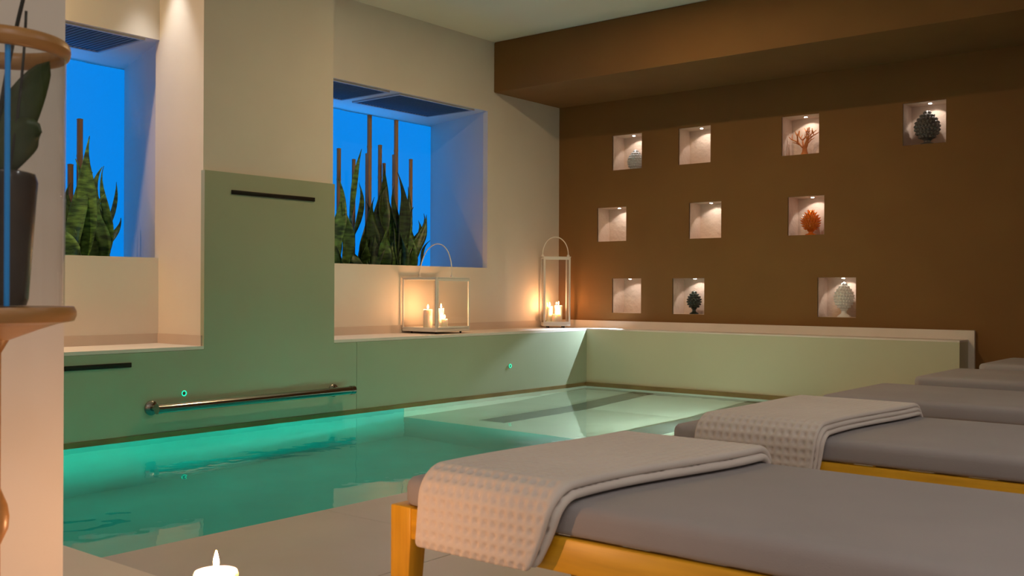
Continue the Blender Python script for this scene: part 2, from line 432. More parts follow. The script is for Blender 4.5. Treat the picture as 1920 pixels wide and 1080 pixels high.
# ------------------------------------------------------------------ pool
SH0, SH1, SD, SD2 = 4.93, 6.15, -0.47, -0.16
g = MB(); zd = -1.22
g.quad((WL, YN - .1, zd), (XE, YN - .1, zd), (XE, SH0, zd), (WL, SH0, zd))
g.quad((WL, SH0, zd), (XE, SH0, zd), (XE, SH0, SD), (WL, SH0, SD))
g.quad((WL, YN - .1, zd), (WL, YP, zd), (WL, YP, -0.015), (WL, YN - .1, -0.015))
g.quad((XE, YN - .1, zd), (XE, YP, zd), (XE, YP, -0.002), (XE, YN - .1, -0.002))
g.quad((WL, YN - .1, zd), (XE, YN - .1, zd), (XE, YN - .1, 0.0), (WL, YN - .1, 0.0))
g.quad((WL, YP, zd), (XE, YP, zd), (XE, YP, 0.0), (WL, YP, 0.0))
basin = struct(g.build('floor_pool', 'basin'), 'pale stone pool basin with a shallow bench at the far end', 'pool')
g = MB(); ep = 0.003
g.quad((WL + ep, SH0, SD), (XE - ep, SH0, SD), (XE - ep, SH1, SD), (WL + ep, SH1, SD))
g.quad((WL + ep, SH1, SD), (XE - ep, SH1, SD), (XE - ep, YP, SD2), (WL + ep, YP, SD2))
g.quad((WL + ep, SH0, SD), (WL + ep, YP, SD), (WL + ep, YP, -0.016), (WL + ep, SH0, -0.016))
g.quad((XE - ep, SH0, SD), (XE - ep, YP, SD), (XE - ep, YP, -0.004), (XE - ep, SH0, -0.004))
g.quad((WL + ep, YP - ep, SD), (XE - ep, YP - ep, SD), (XE - ep, YP - ep, -0.004), (WL + ep, YP - ep, -0.004))
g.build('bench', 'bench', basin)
for xc, wd in ((-4.36, 0.21), (-3.32, 0.24)):
    ya, sl = 5.15, (SD2 - SD) / (YP - SH1)
    s = MB()
    x0, x1 = xc - wd / 2, xc + wd / 2
    pr = [(ya, SD), (SH1, SD), (YP - 0.06, SD + sl * (YP - 0.06 - SH1))]
    for (ya_, za_), (yb_, zb_) in zip(pr, pr[1:]):
        s.quad((x0, ya_, za_ + .012), (x1, ya_, za_ + .012), (x1, yb_, zb_ + .012), (x0, yb_, zb_ + .012))
        s.quad((x0, ya_, za_), (x0, ya_, za_ + .012), (x0, yb_, zb_ + .012), (x0, yb_, zb_))
        s.quad((x1, ya_, za_), (x1, ya_, za_ + .012), (x1, yb_, zb_ + .012), (x1, yb_, zb_))
    s.build('steel_strip', 'strip', basin)
wt = MB().quad((WL, YN - .1, WATER), (XE, YN - .1, WATER), (XE, YP, WATER), (WL, YP, WATER)).build('pool_water', 'water')
tag(wt, 'calm turquoise green water filling the pool', 'water', kind='stuff')

# underwater lamps on the deck side wall of the basin; the bench one is added
def pool_lamp(y, z, energy, col, label, spread=62, tilt=0.14):
    r = empty('underwater_lamp', (XE, y, z))
    tag(r, label, 'lamp')
    MB().lathe([(0.085, 0), (0.085, 0.012), (0.07, 0.02)], 24).build('bezel', 'chrome', r, smooth='auto').rotation_euler = (0, -PI / 2, 0)
    MB().lathe([(0.066, 0.02), (0.05, 0.026)], 24).build('lens', 'poollens', r, smooth='auto').rotation_euler = (0, -PI / 2, 0)
    light('lamp_light', 'AREA', (-0.035, 0, 0), energy, col, r, size=0.12, rot=(0, PI / 2 + tilt, 0), spread=math.radians(spread))
TEAL = (0.0, 1.0, 0.64)
pool_lamp(2.1, -0.46, E_POOL, TEAL, 'round underwater lamp in the basin wall near the foreground plinth')
pool_lamp(3.35, -0.46, E_POOL, TEAL, 'round underwater lamp in the middle of the deep basin wall')
pool_lamp(4.55, -0.46, E_POOL, TEAL, 'round underwater lamp in the basin wall beside the bench edge')
pool_lamp(5.75, -0.24, E_SHELF, (0.90, 1.0, 0.84), 'round underwater lamp in the basin wall over the shallow bench', spread=170, tilt=0.0)  # extra lamp added to make the bench pale and bright

# ================================================================== FITTINGS ON THE POOL WALL
# water slots
def slot(ya, yb, z, label):
    o = MB().box(WL - 0.002, WL + 0.008, ya, yb, z - 0.0125, z + 0.0125).build('water_slot', 'darkmetal', bevel=0.002)
    tag(o, label, 'water outlet')
slot(3.519, 4.135, 1.364, 'long black slot outlet high on the tall pillar panel')
slot(2.2, 2.893, 0.394, 'black slot outlet low on the panel under the ledge')

hr = empty('handrail', (WL, 3.011, 0.155)); tag(hr, 'polished steel grab rail fixed to the green lit pool panel', 'handrail')
Lr = 4.405 - 3.011
rl = MB().tube([(0.075, 0.015, 0), (0.075, Lr - 0.03, 0)], 0.026, 16).build('rail', 'chrome', hr, smooth='auto')
MB().tube([(0.075, Lr - 0.03, 0), (0.075, Lr, 0)], 0.028, 16).build('end_cap', 'chrome', rl, smooth='auto')
MB().tube([(0.075, -0.012, 0), (0.075, 0.015, 0)], 0.028, 16).build('end_cap', 'chrome', rl, smooth='auto')
for y in (0.0, Lr - 0.11):
    fo = MB().lathe([(0.040, 0), (0.040, 0.008), (0.034, 0.014), (0.016, 0.018), (0.014, 0.06)], 24).build('flange', 'chrome', hr, smooth='auto')
    fo.location = (0, y, 0); fo.rotation_euler = (0, PI / 2, 0)

def button(y, z, label):
    r = empty('touch_button', (WL, y, z)); tag(r, label, 'button', 'ring lit buttons on the pool wall')
    a = MB().lathe([(0.016, 0), (0.016, 0.004), (0.008, 0.005)], 20).build('body', 'chrome', r, smooth='auto'); a.rotation_euler = (0, PI / 2, 0)
    pts = [(0.006, 0.0135 * math.cos(q), 0.0135 * math.sin(q)) for q in [2 * PI * i / 24 for i in range(24)]]
    MB().tube(pts, 0.003, 6, closed=True).build('light_ring', 'ringled', r, smooth=True)
button(3.211, 0.219, 'small round button with green light ring above the grab rail')
button(6.082, 0.213, 'small round button with green light ring below the ledge lanterns')

# ================================================================== LAMPS
def niche_lamp(x, y, z, label):
    r = empty('niche_spotlight', (x, y, z)); tag(r, label, 'spotlight', 'spotlights in the wall niches')
    bz = MB().lathe([(0.019, -0.004), (0.019, 0.0)], 20).build('bezel', 'chrome', r, smooth='auto')
    MB().lathe([(0.004, -0.0075), (0.011, -0.0065), (0.012, -0.004)], 16).build('lens', 'lampglass', bz, smooth='auto')
    light('spot_light', 'SPOT', (0, 0, -0.012), E_NICHE, (1.0, 0.90, 0.82), r, size=0.006, rot=(math.radians(24), 0, 0), spot_size=math.radians(112), spot_blend=0.25)
    return r
LEDPX = [(1186, 254), (1313, 240), (1508, 216), (1741, 187), (1160, 389), (1332, 376), (1522, 366), (1186, 521), (1303, 518), (1581, 515)]
LAB = ['silver pine cone niche', 'empty niche of the top row', 'orange coral niche', 'large pewter pine cone niche',
       'empty niche closest to the tall lantern', 'empty niche beside the orange pine cone, middle row', 'orange pine cone niche',
       'empty niche of the bottom row', 'black pine cone niche', 'white pine cone niche']
for (a, c, r), lab, (px, py) in zip(NI, LAB, LEDPX):
    z = NZ[r][1]
    x = at(px, py, 'Y', YW + 0.085).x
    x = min(max(x, a + 0.05), c - 0.05)
    ly_ = YW + (0.045 if lab.startswith('empty niche of the bottom') else 0.085)
    lamp_ = niche_lamp(x, ly_, z, 'tiny spotlight in the top of the ' + lab)

    if lab.startswith('empty niche of the bottom'):      # this one is tilted out of its niche towards the corner of the pool
        d_ = Vector((WL, 6.72, 0.12)) - Vector((x, ly_, z))
        lo = light('tilted_light', 'SPOT', (0, -0.004, -0.016), E_TILT, (0.70, 0.86, 1.0), lamp_, size=0.006, spot_size=math.radians(56), spot_blend=0.4)
        lo.rotation_euler = d_.to_track_quat('-Z', 'Y').to_euler()

def downlight(x, y, energy, label, group, col=(1.0, 0.94, 0.92), spot=None):
    r = empty('downlight', (x, y, ZC)); tag(r, label, 'downlight', group)
    bz = MB().lathe([(0.055, 0.0), (0.055, -0.006), (0.042, -0.008), (0.040, -0.002)], 28, cap=False).build('bezel', 'whitemetal', r, smooth='auto')
    MB().lathe([(0.040, -0.003), (0.039, -0.001)], 28).build('lens', 'downlens', bz, smooth='auto')
    if spot: light('down_light', 'SPOT', (0, 0, -0.012), energy, col, r, size=0.03, spot_size=math.radians(spot), spot_blend=0.8)
    else: light('down_light', 'AREA', (0, 0, -0.012), energy, col, r, size=0.08)
downlight(-5.25, 3.22, E_PILLAR, 'white downlight in the ceiling beside the pillar over the first window', 'downlights beside the pillar', (1.0, 0.95, 0.90), 50)
downlight(-5.22, 4.42, E_PILLAR, 'white downlight in the ceiling beside the pillar over the second window', 'downlights beside the pillar', (1.0, 0.95, 0.90), 50)
for x, y, e_, lab in ((-3.6, 1.9, E_WARM * 0.35, 'warm recessed downlight over the deep end of the pool'), (-3.3, 3.9, E_WARM * 0.2, 'warm recessed downlight over the middle of the pool'), (-5.15, 2.0, E_WARM * 2.8, 'warm recessed downlight over the ledge beside the foreground wall'), (-3.5, 5.15, E_WARM * 3.6, 'warm recessed downlight over the shallow far end of the pool')):
    downlight(x, y, e_, lab, 'downlights over the pool', (1.0, 0.66, 0.34))  # unseen warm lights added to brighten the walls, ledge and far end
for x, y, lab in ((0.4, 0.6, 'above the head end of the lounger closest to the foreground candle'), (0.4, 3.0, 'above the head ends of the middle loungers'),
                  (-0.6, -0.9, 'over the open deck before the first lounger'), (0.9, -1.7, 'over the rear of the deck'),
                  (2.0, 1.8, 'over the far aisle of the deck'), (2.0, -0.4, 'over the rear corner of the deck')):
    downlight(x, y, E_ROOM, 'round recessed downlight ' + lab, 'downlights over the deck')  # unseen ceiling lights added for the general room light

# ================================================================== LANTERNS AND CANDLES
def candle(x, y, z, r, h, label, flame='flame', group=None, fl=0.029):
    e = empty('pillar_candle', (x, y, z)); tag(e, label, 'candle', group)
    MB().lathe([(r * 0.985, 0), (r, 0.004), (r, h - 0.005), (r * 0.94, h), (r * 0.82, h - 0.003), (r * 0.2, h - 0.006)], 32).build('wax', 'wax', e, smooth='auto')
    wk = MB().tube([(0, 0, h - 0.008), (0.0006, 0, h + 0.004), (0.002, 0, h + 0.010)], 0.0013, 6).build('wick', 'wick', e, smooth=True)
    if flame:
        p = [(0.0004, 0), (0.0035, 0.003), (0.0056, 0.008), (0.006, 0.012), (0.005, 0.018), (0.003, 0.025), (0.0012, 0.031), (0.0002, 0.034)]
        k = fl / 0.034
        MB().lathe([(a * k * 0.85, b2 * k) for a, b2 in p], 14).build('flame', flame, wk, smooth=True, loc=(0.001, 0, h + 0.006))
    return e

def lantern(x, y, z, rz, wx, wy, h, label, bar=0.012, handle=0.1, lean=0.0, mid=False):
    r = empty('candle_lantern', (x, y, z), rz); tag(r, label, 'lantern', 'white lanterns on the ledge')
    hx, hy = wx / 2, wy / 2; ft = 0.016; z0 = ft; t = bar
    for sx in (-1, 1):
        for sy in (-1, 1):
            MB().lathe([(0.007, 0), (0.009, ft)], 12, (sx * (hx - 0.05), sy * (hy - 0.05), 0)).build('foot', 'black', r, smooth='auto')
    MB().box(-hx, hx, -hy, hy, z0, z0 + 0.018).build('base_tray', 'whitemetal', r, bevel=0.002)
    for sx in (-1, 1):
        for sy in (-1, 1):
            xa, ya = sx * (hx - t / 2), sy * (hy - t / 2)
            MB().box(xa - t / 2, xa + t / 2, ya - t / 2, ya + t / 2, z0 + 0.018, z0 + h).build('post', 'whitemetal', r, bevel=0.0015)
    for zz in (z0 + 0.018, z0 + h - t):
        for s in (-1, 1):
            MB().box(-hx + t, hx - t, s * (hy - t / 2) - t / 2, s * (hy - t / 2) + t / 2, zz, zz + t).build('rail', 'whitemetal', r, bevel=0.0015)
            MB().box(s * (hx - t / 2) - t / 2, s * (hx - t / 2) + t / 2, -hy + t, hy - t, zz, zz + t).build('rail', 'whitemetal', r, bevel=0.0015)
    g0, g1 = z0 + 0.018 + t, z0 + h - t
    for s in (-1, 1):
        MB().box(-hx + t, hx - t, s * (hy - t / 2) - 0.001, s * (hy - t / 2) + 0.001, g0, g1).build('glass_pane', 'glass', r)
        MB().box(s * (hx - t / 2) - 0.001, s * (hx - t / 2) + 0.001, -hy + t, hy - t, g0, g1).build('glass_pane', 'glass', r)
    # door frame on the front (-y) and right (+x) faces
    d = MB(); u = t * 0.75
    if wx > 0.3:   # the cube opens on its +x face
        X0, X1 = hx, hx + 0.006
        d.box(X0, X1, -hy + t + .002, -hy + t + u, g0 - .004, g1 + .004).box(X0, X1, hy - t - u, hy - t - .002, g0 - .004, g1 + .004)
        d.box(X0, X1, -hy + t + u, hy - t - u, g0 - .004, g0 + u).box(X0, X1, -hy + t + u, hy - t - u, g1 - u, g1 + .004)
    else:
        Y1, Yb = -hy, -hy - 0.006
        d.box(-hx + t * .6, -hx + t * .6 + u, Yb, Y1, g0 - .004, g1 + .004).box(hx - t * .6 - u, hx - t * .6, Yb, Y1, g0 - .004, g1 + .004)
        d.box(-hx + t * .6 + u, hx - t * .6 - u, Yb, Y1, g0 - .004, g0 + u).box(-hx + t * .6 + u, hx - t * .6 - u, Yb, Y1, g1 - u, g1 + .004)
        latch = MB().tube([(-hx + t, Yb - 0.012, g0 + (g1 - g0) * .5), (-hx + t, Yb, g0 + (g1 - g0) * .5)], 0.006, 10)
    df = d.build('door_frame', 'whitemetal', r, bevel=0.001)
    if wx <= 0.3: latch.build('latch', 'whitemetal', df, smooth='auto')
    top = z0 + h
    MB().box(-hx - .003, hx + .003, -hy - .003, -hy + t, top, top + 0.006).box(-hx - .003, hx + .003, hy - t, hy + .003, top, top + 0.006) \
        .box(-hx - .003, -hx + t, -hy + t, hy - t, top, top + .006).box(hx - t, hx + .003, -hy + t, hy - t, top, top + .006).build('top_rim', 'whitemetal', r, bevel=0.001)
    return r, top, hx, hy

# cube lantern
CX, CY = -5.245, 5.545
r, top, hx, hy = lantern(CX, CY, ZL, 0, 0.35, 0.37, 0.395, 'white framed glass cube lantern with three candles on the ledge', handle=.2)
pts = []
for i in range(25):
    q = PI * i / 24
    pts.append((0.0 - 0.05 * math.sin(q), -hy * 0.42 - math.cos(q) * 0.0 + (-1 + 2 * i / 24) * 0.0, top))
hw, hh = 0.165, 0.245
pts = [(-hx + 0.17 + math.cos(PI - PI * i / 24) * hw, -hy + 0.18 + 0.02 * math.sin(PI * i / 24), top + 0.016 + hh * math.sin(PI * i / 24) ** 0.9) for i in range(25)]
MB().tube(pts, 0.004, 8).build('handle', 'whitemetal', r, smooth=True); hd = bpy.data.objects[[o.name for o in r.children if o.name.startswith('handle')][0]]
for s in (0, -1):
    p = pts[s]; MB().tube([(p[0] - 0.008, p[1], p[2] - 0.004), (p[0] + 0.008, p[1], p[2] - 0.004)], 0.010, 12).build('hinge_knob', 'whitemetal', hd, smooth='auto')
MB().box(pts[0][0] - 0.012, pts[-1][0] + 0.012, pts[0][1] - 0.006, pts[0][1] + 0.006, top - 0.002, top + 0.008).box(pts[0][0] - 0.012, pts[0][0] + 0.012, -hy, hy, top, top + 0.006).build('top_bar', 'whitemetal', r, bevel=0.001)
zc = ZL + 0.016 + 0.018
candle(-5.245, 5.455, zc, 0.034, 0.145, 'wide white candle standing alone in the cube lantern, lit', group='candles in the cube lantern')
candle(-5.205, 5.555, zc, 0.024, 0.150, 'slim tall white candle behind the short one in the cube lantern', group='candles in the cube lantern')
candle(-5.130, 5.515, zc, 0.024, 0.075, 'short white candle in the cube lantern', group='candles in the cube lantern', fl=0.023)

# a second cube lantern on the same ledge, behind the foreground wall
r2 = copy_tree(r); r2.location = (CX + 0.01, 1.95, ZL); r2['label'] = 'white framed glass cube lantern on the ledge behind the foreground wall'
for dx, dy, cr, ch, lab in ((0.02, -0.07, 0.034, 0.145, 'wide white candle'), (0.04, 0.06, 0.024, 0.15, 'slim tall white candle'), (-0.07, 0.02, 0.03, 0.10, 'low white candle')):
    candle(CX + dx, 1.95 + dy, ZL + 0.034, cr, ch, lab + ' in the cube lantern behind the foreground wall', flame='flame_big', group='candles in the hidden lantern')

# tall lantern
TX, TY, TR = -5.272, 7.084, math.radians(45)
r, top, hx, hy = lantern(TX, TY, ZL, TR, 0.235, 0.20, 0.595, 'tall narrow white lantern in the corner by the brown wall')
pts = [(math.cos(PI - PI * i / 24) * 0.112, 0.0, top + 0.03 + 0.15 * math.sin(PI * i / 24)) for i in range(25)]
MB().tube([(pts[0][0], 0, top + .008)] + pts + [(pts[-1][0], 0, top + .008)], 0.004, 8).build('handle', 'whitemetal', r, smooth=True); hd = bpy.data.objects[[o.name for o in r.children if o.name.startswith('handle')][0]]
for s in (-1, 1):
    MB().tube([(s * 0.112, -0.008, top + 0.016), (s * 0.112, 0.008, top + 0.016)], 0.011, 12).build('hinge_knob', 'whitemetal', hd, smooth='auto')
for lx, ly, cr, ch, lab in ((-0.048, 0.02, 0.028, 0.150, 'tall white candle by the latch side of the tall lantern'),
                           (0.032, 0.03, 0.034, 0.160, 'tall wide white candle by the brown wall side of the tall lantern'),
                           (0.0, -0.045, 0.034, 0.085, 'short wide white candle in the tall lantern')):
    cx = TX + lx * math.cos(TR) - ly * math.sin(TR); cy = TY + lx * math.sin(TR) + ly * math.cos(TR)
    candle(cx, cy, ZL + 0.034, cr, ch, lab, group='candles in the tall lantern', fl=0.027)

# foreground candle on the plinth
candle(-1.50, 1.035, 0.12, 0.0378, 0.191, 'thick white candle burning on the foreground plinth', flame='flame_big', fl=0.03)

# ================================================================== NICHE ORNAMENTS
def pinecone(loc, r, hbody, foot, material, label, spikes='round', rows=9, relief=0.75, cat='ornament'):
    e = empty('ceramic_pine_cone', loc); tag(e, label, cat)
    def rad(t):   # t 0..1 up the body
        kp = ((0, .42), (.08, .66), (.2, .88), (.36, 1.0), (.5, .97), (.62, .85), (.74, .64), (.86, .38), (.94, .18), (1, .03))
        for (ta, ra), (tb, rb_) in zip(kp, kp[1:]):
            if t <= tb: return r * (ra + (rb_ - ra) * (t - ta) / (tb - ta))
        return r * 0.04
    pf = []
    if foot > 0:
        fr = r * 0.62
        pm = [(fr, 0), (fr, 0.006), (fr * 0.85, 0.012), (fr * 0.42, foot * 0.45), (fr * 0.38, foot * 0.7), (fr * 0.62, foot * 0.94), (fr * 0.66, foot)]
        MB().lathe(pm, 28).build('foot', material, e, smooth='auto')
    prof = [(max(0.0005, rad(i / 20) * 0.86), foot + hbody * i / 20) for i in range(20)] + [(0.001, foot + hbody)]
    bd = MB().lathe(prof, 28).build('body', material, e, smooth=True)
    s = MB()
    for i in range(rows):
        t = (i + 0.6) / (rows + 0.3); rr = rad(t) * 0.88; z = foot + hbody * t
        circ = 2 * PI * rr; size = hbody / rows * 0.95
        n = max(4, int(circ / (size * 0.95)))
        for j in range(n):
            q = 2 * PI * (j + 0.5 * (i % 2)) / n
            d = Vector((math.cos(q), math.sin(q), 0.25 + 0.9 * (t - 0.35))).normalized()
            tng = Vector((-math.sin(q), math.cos(q), 0)); upv = d.cross(tng) * -1
            c0 = Vector((rr * math.cos(q), rr * math.sin(q), z))
            o = len(s.v)
            if spikes == 'spike':
                k = 5
                for a in range(k):
                    th = 2 * PI * a / k
                    s.v.append(tuple(c0 + (tng * math.cos(th) + upv * math.sin(th)) * size * 0.42))
                s.v.append(tuple(c0 + d * size * 1.15 + Vector((0, 0, size * 0.4))))
                s.f += [(o + a, o + (a + 1) % k, o + k) for a in range(k)]
            else:
                k = 6
                for lay, (ra, ou) in enumerate(((0.48, -0.15), (0.42, 0.34 * relief), (0.13, 0.6 * relief))):
                    for a in range(k):
                        th = 2 * PI * a / k
                        s.v.append(tuple(c0 + (tng * math.cos(th) + upv * math.sin(th)) * size * ra + d * size * ou))
                for lay in range(2):
                    for a in range(k):
                        s.f.append((o + lay * k + a, o + lay * k + (a + 1) % k, o + (lay + 1) * k + (a + 1) % k, o + (lay + 1) * k + a))
                s.f.append(tuple(o + 2 * k + a for a in range(k)))
    sc = s.build('scales', material, bd, smooth=(spikes != 'spike'))
    return e
yn = YW + 0.09
def nx(px, py=400): return at(px, py, 'Y', yn).x
pinecone((nx(1189), yn + 0.01, NZ[2][0]), 0.078, 0.18, 0.0, 'silver', 'silver grey pine cone without a foot in a top row niche', rows=8, relief=0.45)
pinecone((nx(1737), yn - 0.005, NZ[2][0]), 0.092, 0.205, 0.045, 'dark_cer', 'large pewter grey pine cone on a foot in the topmost niche', rows=8)
pinecone((nx(1519), yn, NZ[1][0]), 0.070, 0.155, 0.038, 'orange_cer', 'glossy orange spiky pine cone on a foot in a lit niche', spikes='spike', rows=8)
pinecone((nx(1301), yn, NZ[0][0]), 0.062, 0.145, 0.05, 'black_cer', 'glossy black green pine cone on a foot in a bottom row niche', rows=7)
pinecone((nx(1583), yn - 0.01, NZ[0][0]), 0.082, 0.20, 0.065, 'white_cer', 'white glazed pine cone on a waisted pedestal in a bottom row niche', rows=9, relief=0.5)

# coral tree
ce = empty('coral_sculpture', (nx(1508), yn - 0.01, NZ[2][0])); tag(ce, 'branching orange coral sculpture in a top row niche', 'sculpture')
MB().lathe([(0.034, 0), (0.032, 0.006), (0.020, 0.03), (0.016, 0.065)], 14).build('trunk', 'coral', ce, smooth='auto')
rnd = random.Random(11)
def branch(p, d, length, r, depth):
    pts = [p]; q = p.copy(); dd = d.copy()
    for i in range(4):
        dd = (dd + Vector((rnd.uniform(-.25, .25), rnd.uniform(-.12, .12), rnd.uniform(-.1, .22)))).normalized()
        q = q + dd * length / 4; pts.append(q.copy())
    MB().tube(pts, [r * (1 - 0.1 * i) for i in range(5)], 7).build('branch', 'coral', ce, smooth=True)
    if depth:
        for s in (-1, 1):
            k = rnd.uniform(0.55, 0.95)
            nd = (dd + Vector((s * k, rnd.uniform(-.35, .35), rnd.uniform(-.1, .35)))).normalized()
            branch(pts[-1], nd, length * 0.78, r * 0.68, depth - 1)
        if rnd.random() < 0.7:
            nd = (dd + Vector((rnd.choice((-1, 1)) * 0.8, rnd.uniform(-.4, .4), 0))).normalized()
            branch(pts[2], nd, length * 0.6, r * 0.55, depth - 1)
for dx, ln in ((-1.1, 0.07), (-0.45, 0.068), (0.3, 0.07), (0.9, 0.068)):
    branch(Vector((dx * 0.008, 0, 0.058)), Vector((dx, rnd.uniform(-.2, .2), 1.0)).normalized(), ln, 0.0095, 2)

# ================================================================== PLANTS IN THE WINDOW RECESSES
SOIL = 0.93
def leaf(root, base, tip, wid, bow=(0, 0), twist=0.0, face=None):
    """sword-shaped blade from base to tip, bowed sideways, its face turned to the room"""
    base = Vector(base); tip = Vector(tip)
    n = 14; s = MB()
    ax = tip - base
    for i in range(n + 1):
        t = i / n
        c = base + ax * t + Vector((0.02 * math.sin(PI * t), bow[0] * math.sin(PI * t) + bow[1] * t * (1 - t) * (0.5 - t) * 6, 0))
        wv = wid * (0.50 + 0.50 * math.sin(PI * min(1, t * 1.02 + 0.02))) * (1 - max(0, (t - 0.45) / 0.55) ** 1.7) + 0.0006
        wv *= 1 + 0.07 * math.sin(15 * t + twist * 9)
        a = twist + 0.8 * math.sin(3.4 * t + twist * 3)
        wd = Vector((math.sin(a), math.cos(a), 0)); nr = Vector((math.cos(a), -math.sin(a), 0))
        for k, u in enumerate((-1, -0.5, 0, 0.5, 1)):
            s.v.append(tuple(c + wd * wv * u / 2 - nr * (abs(u) < 0.9) * wv * 0.14 * (1 - u * u) - root.location))
    for i in range(n):
        for k in range(4):
            a = i * 5 + k; s.f.append((a, a + 1, a + 6, a + 5))
    o = s.build('leaf', 'leaf', root, smooth=True)
    so = o.modifiers.new('thickness', 'SOLIDIFY'); so.thickness = 0.004
    return o

def plant(label, spec, fill, x, group):
    """spec: (tip px, base px, width) of each blade, all at depth x"""
    ys = [at(b[0], 497, 'X', x).y for _, b, _ in spec]
    yc = sum(ys) / len(ys)
    r = empty('snake_plant', (x, yc, SOIL)); tag(r, label, 'plant', group)
    for (tp, bs, wd) in spec:
        dx = random.uniform(-0.10, 0.10)
        t = at(tp[0], tp[1], 'X', x + dx); b2 = at(bs[0], 497, 'X', x + dx * 0.5)
        b2 = Vector((b2.x, b2.y * 0.8 + yc * 0.2, SOIL - 0.01))
        leaf(r, b2, t, wd * 1.35, (random.uniform(-.045, .045), random.uniform(-.16, .16)), random.uniform(-.7, .7))
    for _ in range(fill):
        by = yc + random.uniform(-0.10, 0.10); h = random.uniform(0.22, 0.48)
        leaf(r, (x + random.uniform(-.1, .1), by, SOIL - .01), (x + random.uniform(-.14, .1), by + random.uniform(-.12, .12), SOIL + h), random.uniform(.08, .12), (random.uniform(-.03, .03), 0), random.uniform(-.9, .9))
    return r
G = 'snake plants in the window recesses'
plant('tall snake plant with a long upright blade next to the pillar edge', [((676, 282), (646, 497), .080), ((632, 335), (632, 497), .07), ((671, 345), (662, 497), .075), ((685, 380), (676, 497), .085), ((640, 380), (640, 497), .07)], 2, -5.72, G)
plant('dark bushy snake plant around the tallest bamboo stake', [((718, 310), (702, 497), .10), ((700, 372), (693, 497), .085), ((708, 395), (712, 497), .10), ((722, 350), (728, 497), .085), ((690, 400), (700, 497), .08)], 4, -5.70, G)
plant('snake plant with a bright green central blade in the blue recess', [((720, 345), (744, 497), .075), ((744, 325), (754, 497), .07), ((737, 350), (740, 497), .07), ((763, 352), (758, 497), .08), ((750, 410), (742, 497), .09)], 3, -5.74, G)
plant('snake plant leaning over towards the cube lantern handle', [((793, 402), (756, 497), .085), ((798, 404), (772, 497), .075), ((774, 390), (768, 497), .07), ((783, 415), (764, 497), .08), ((806, 452), (778, 497), .030)], 2, -5.68, G)
plant('snake plant with slender curling tips by the pale window jamb', [((190, 320), (170, 480), .085), ((192, 318), (186, 480), .04), ((216, 348), (184, 480), .05), ((226, 415), (178, 480), .045), ((196, 370), (176, 480), .06)], 1, -5.74, G)
plant('snake plant with a broad yellow green blade behind the foreground wall edge', [((166, 262), (152, 480), .085), ((130, 350), (130, 480), .08), ((140, 305), (142, 480), .075), ((172, 330), (160, 480), .09), ((122, 380), (122, 480), .08)], 3, -5.72, G)

def stake(px, py, x, rad, label):
    t = at(px, py, 'X', x); h = t.z - SOIL
    r = empty('bamboo_stake', (t.x, t.y, SOIL)); tag(r, label, 'stake', 'bamboo stakes among the snake plants')
    pts, rr = [], []; n = max(3, int(h / 0.22))
    for i in range(n):
        z0, z1 = h * i / n, h * (i + 1) / n
        pts += [(0, 0, z0 + .001), (0, 0, z0 + 0.012), (0, 0, z1 - 0.012), (0, 0, z1 - 0.002)]
        rr += [rad * 1.08, rad, rad, rad * 1.1]
    cn = MB().tube(pts, rr, 12).build('cane', 'bamboo', r, smooth='auto')
    MB().tube([(0, 0, h - 0.004), (0, 0, h + 0.0005)], rad * 0.6, 12).build('hollow_end', 'wick', cn)
for px, py, x, rad, lab in ((690, 218, -5.9, .019, 'tallest bamboo stake rising from the dark bushy snake plant'), (740, 227, -5.86, .018, 'tall bamboo stake slightly right of the bright green blade'),
        (710, 274, -6.0, .017, 'bamboo stake of middle height between the two tallest stakes'), (686, 290, -6.02, .015, 'thinner bamboo stake close beside the tallest stake'),
        (718, 308, -5.95, .014, 'short thin bamboo stake behind the dark snake plant tip'), (736, 292, -6.05, .014, 'thin bamboo stake touching the second tallest stake'),
        (768, 300, -5.92, .016, 'bamboo stake standing alone towards the pale jamb'), (633, 281, -6.0, .017, 'bamboo stake close to the pillar edge'),
        (661, 301, -6.02, .015, 'short bamboo stake behind the tall upright blade'),
        (147, 230, -5.95, .018, 'tall bamboo stake in the recess beside the foreground wall'), (130, 315, -5.98, .017, 'short bamboo stake in the recess beside the foreground wall')):
    stake(px, py, x, rad, lab)

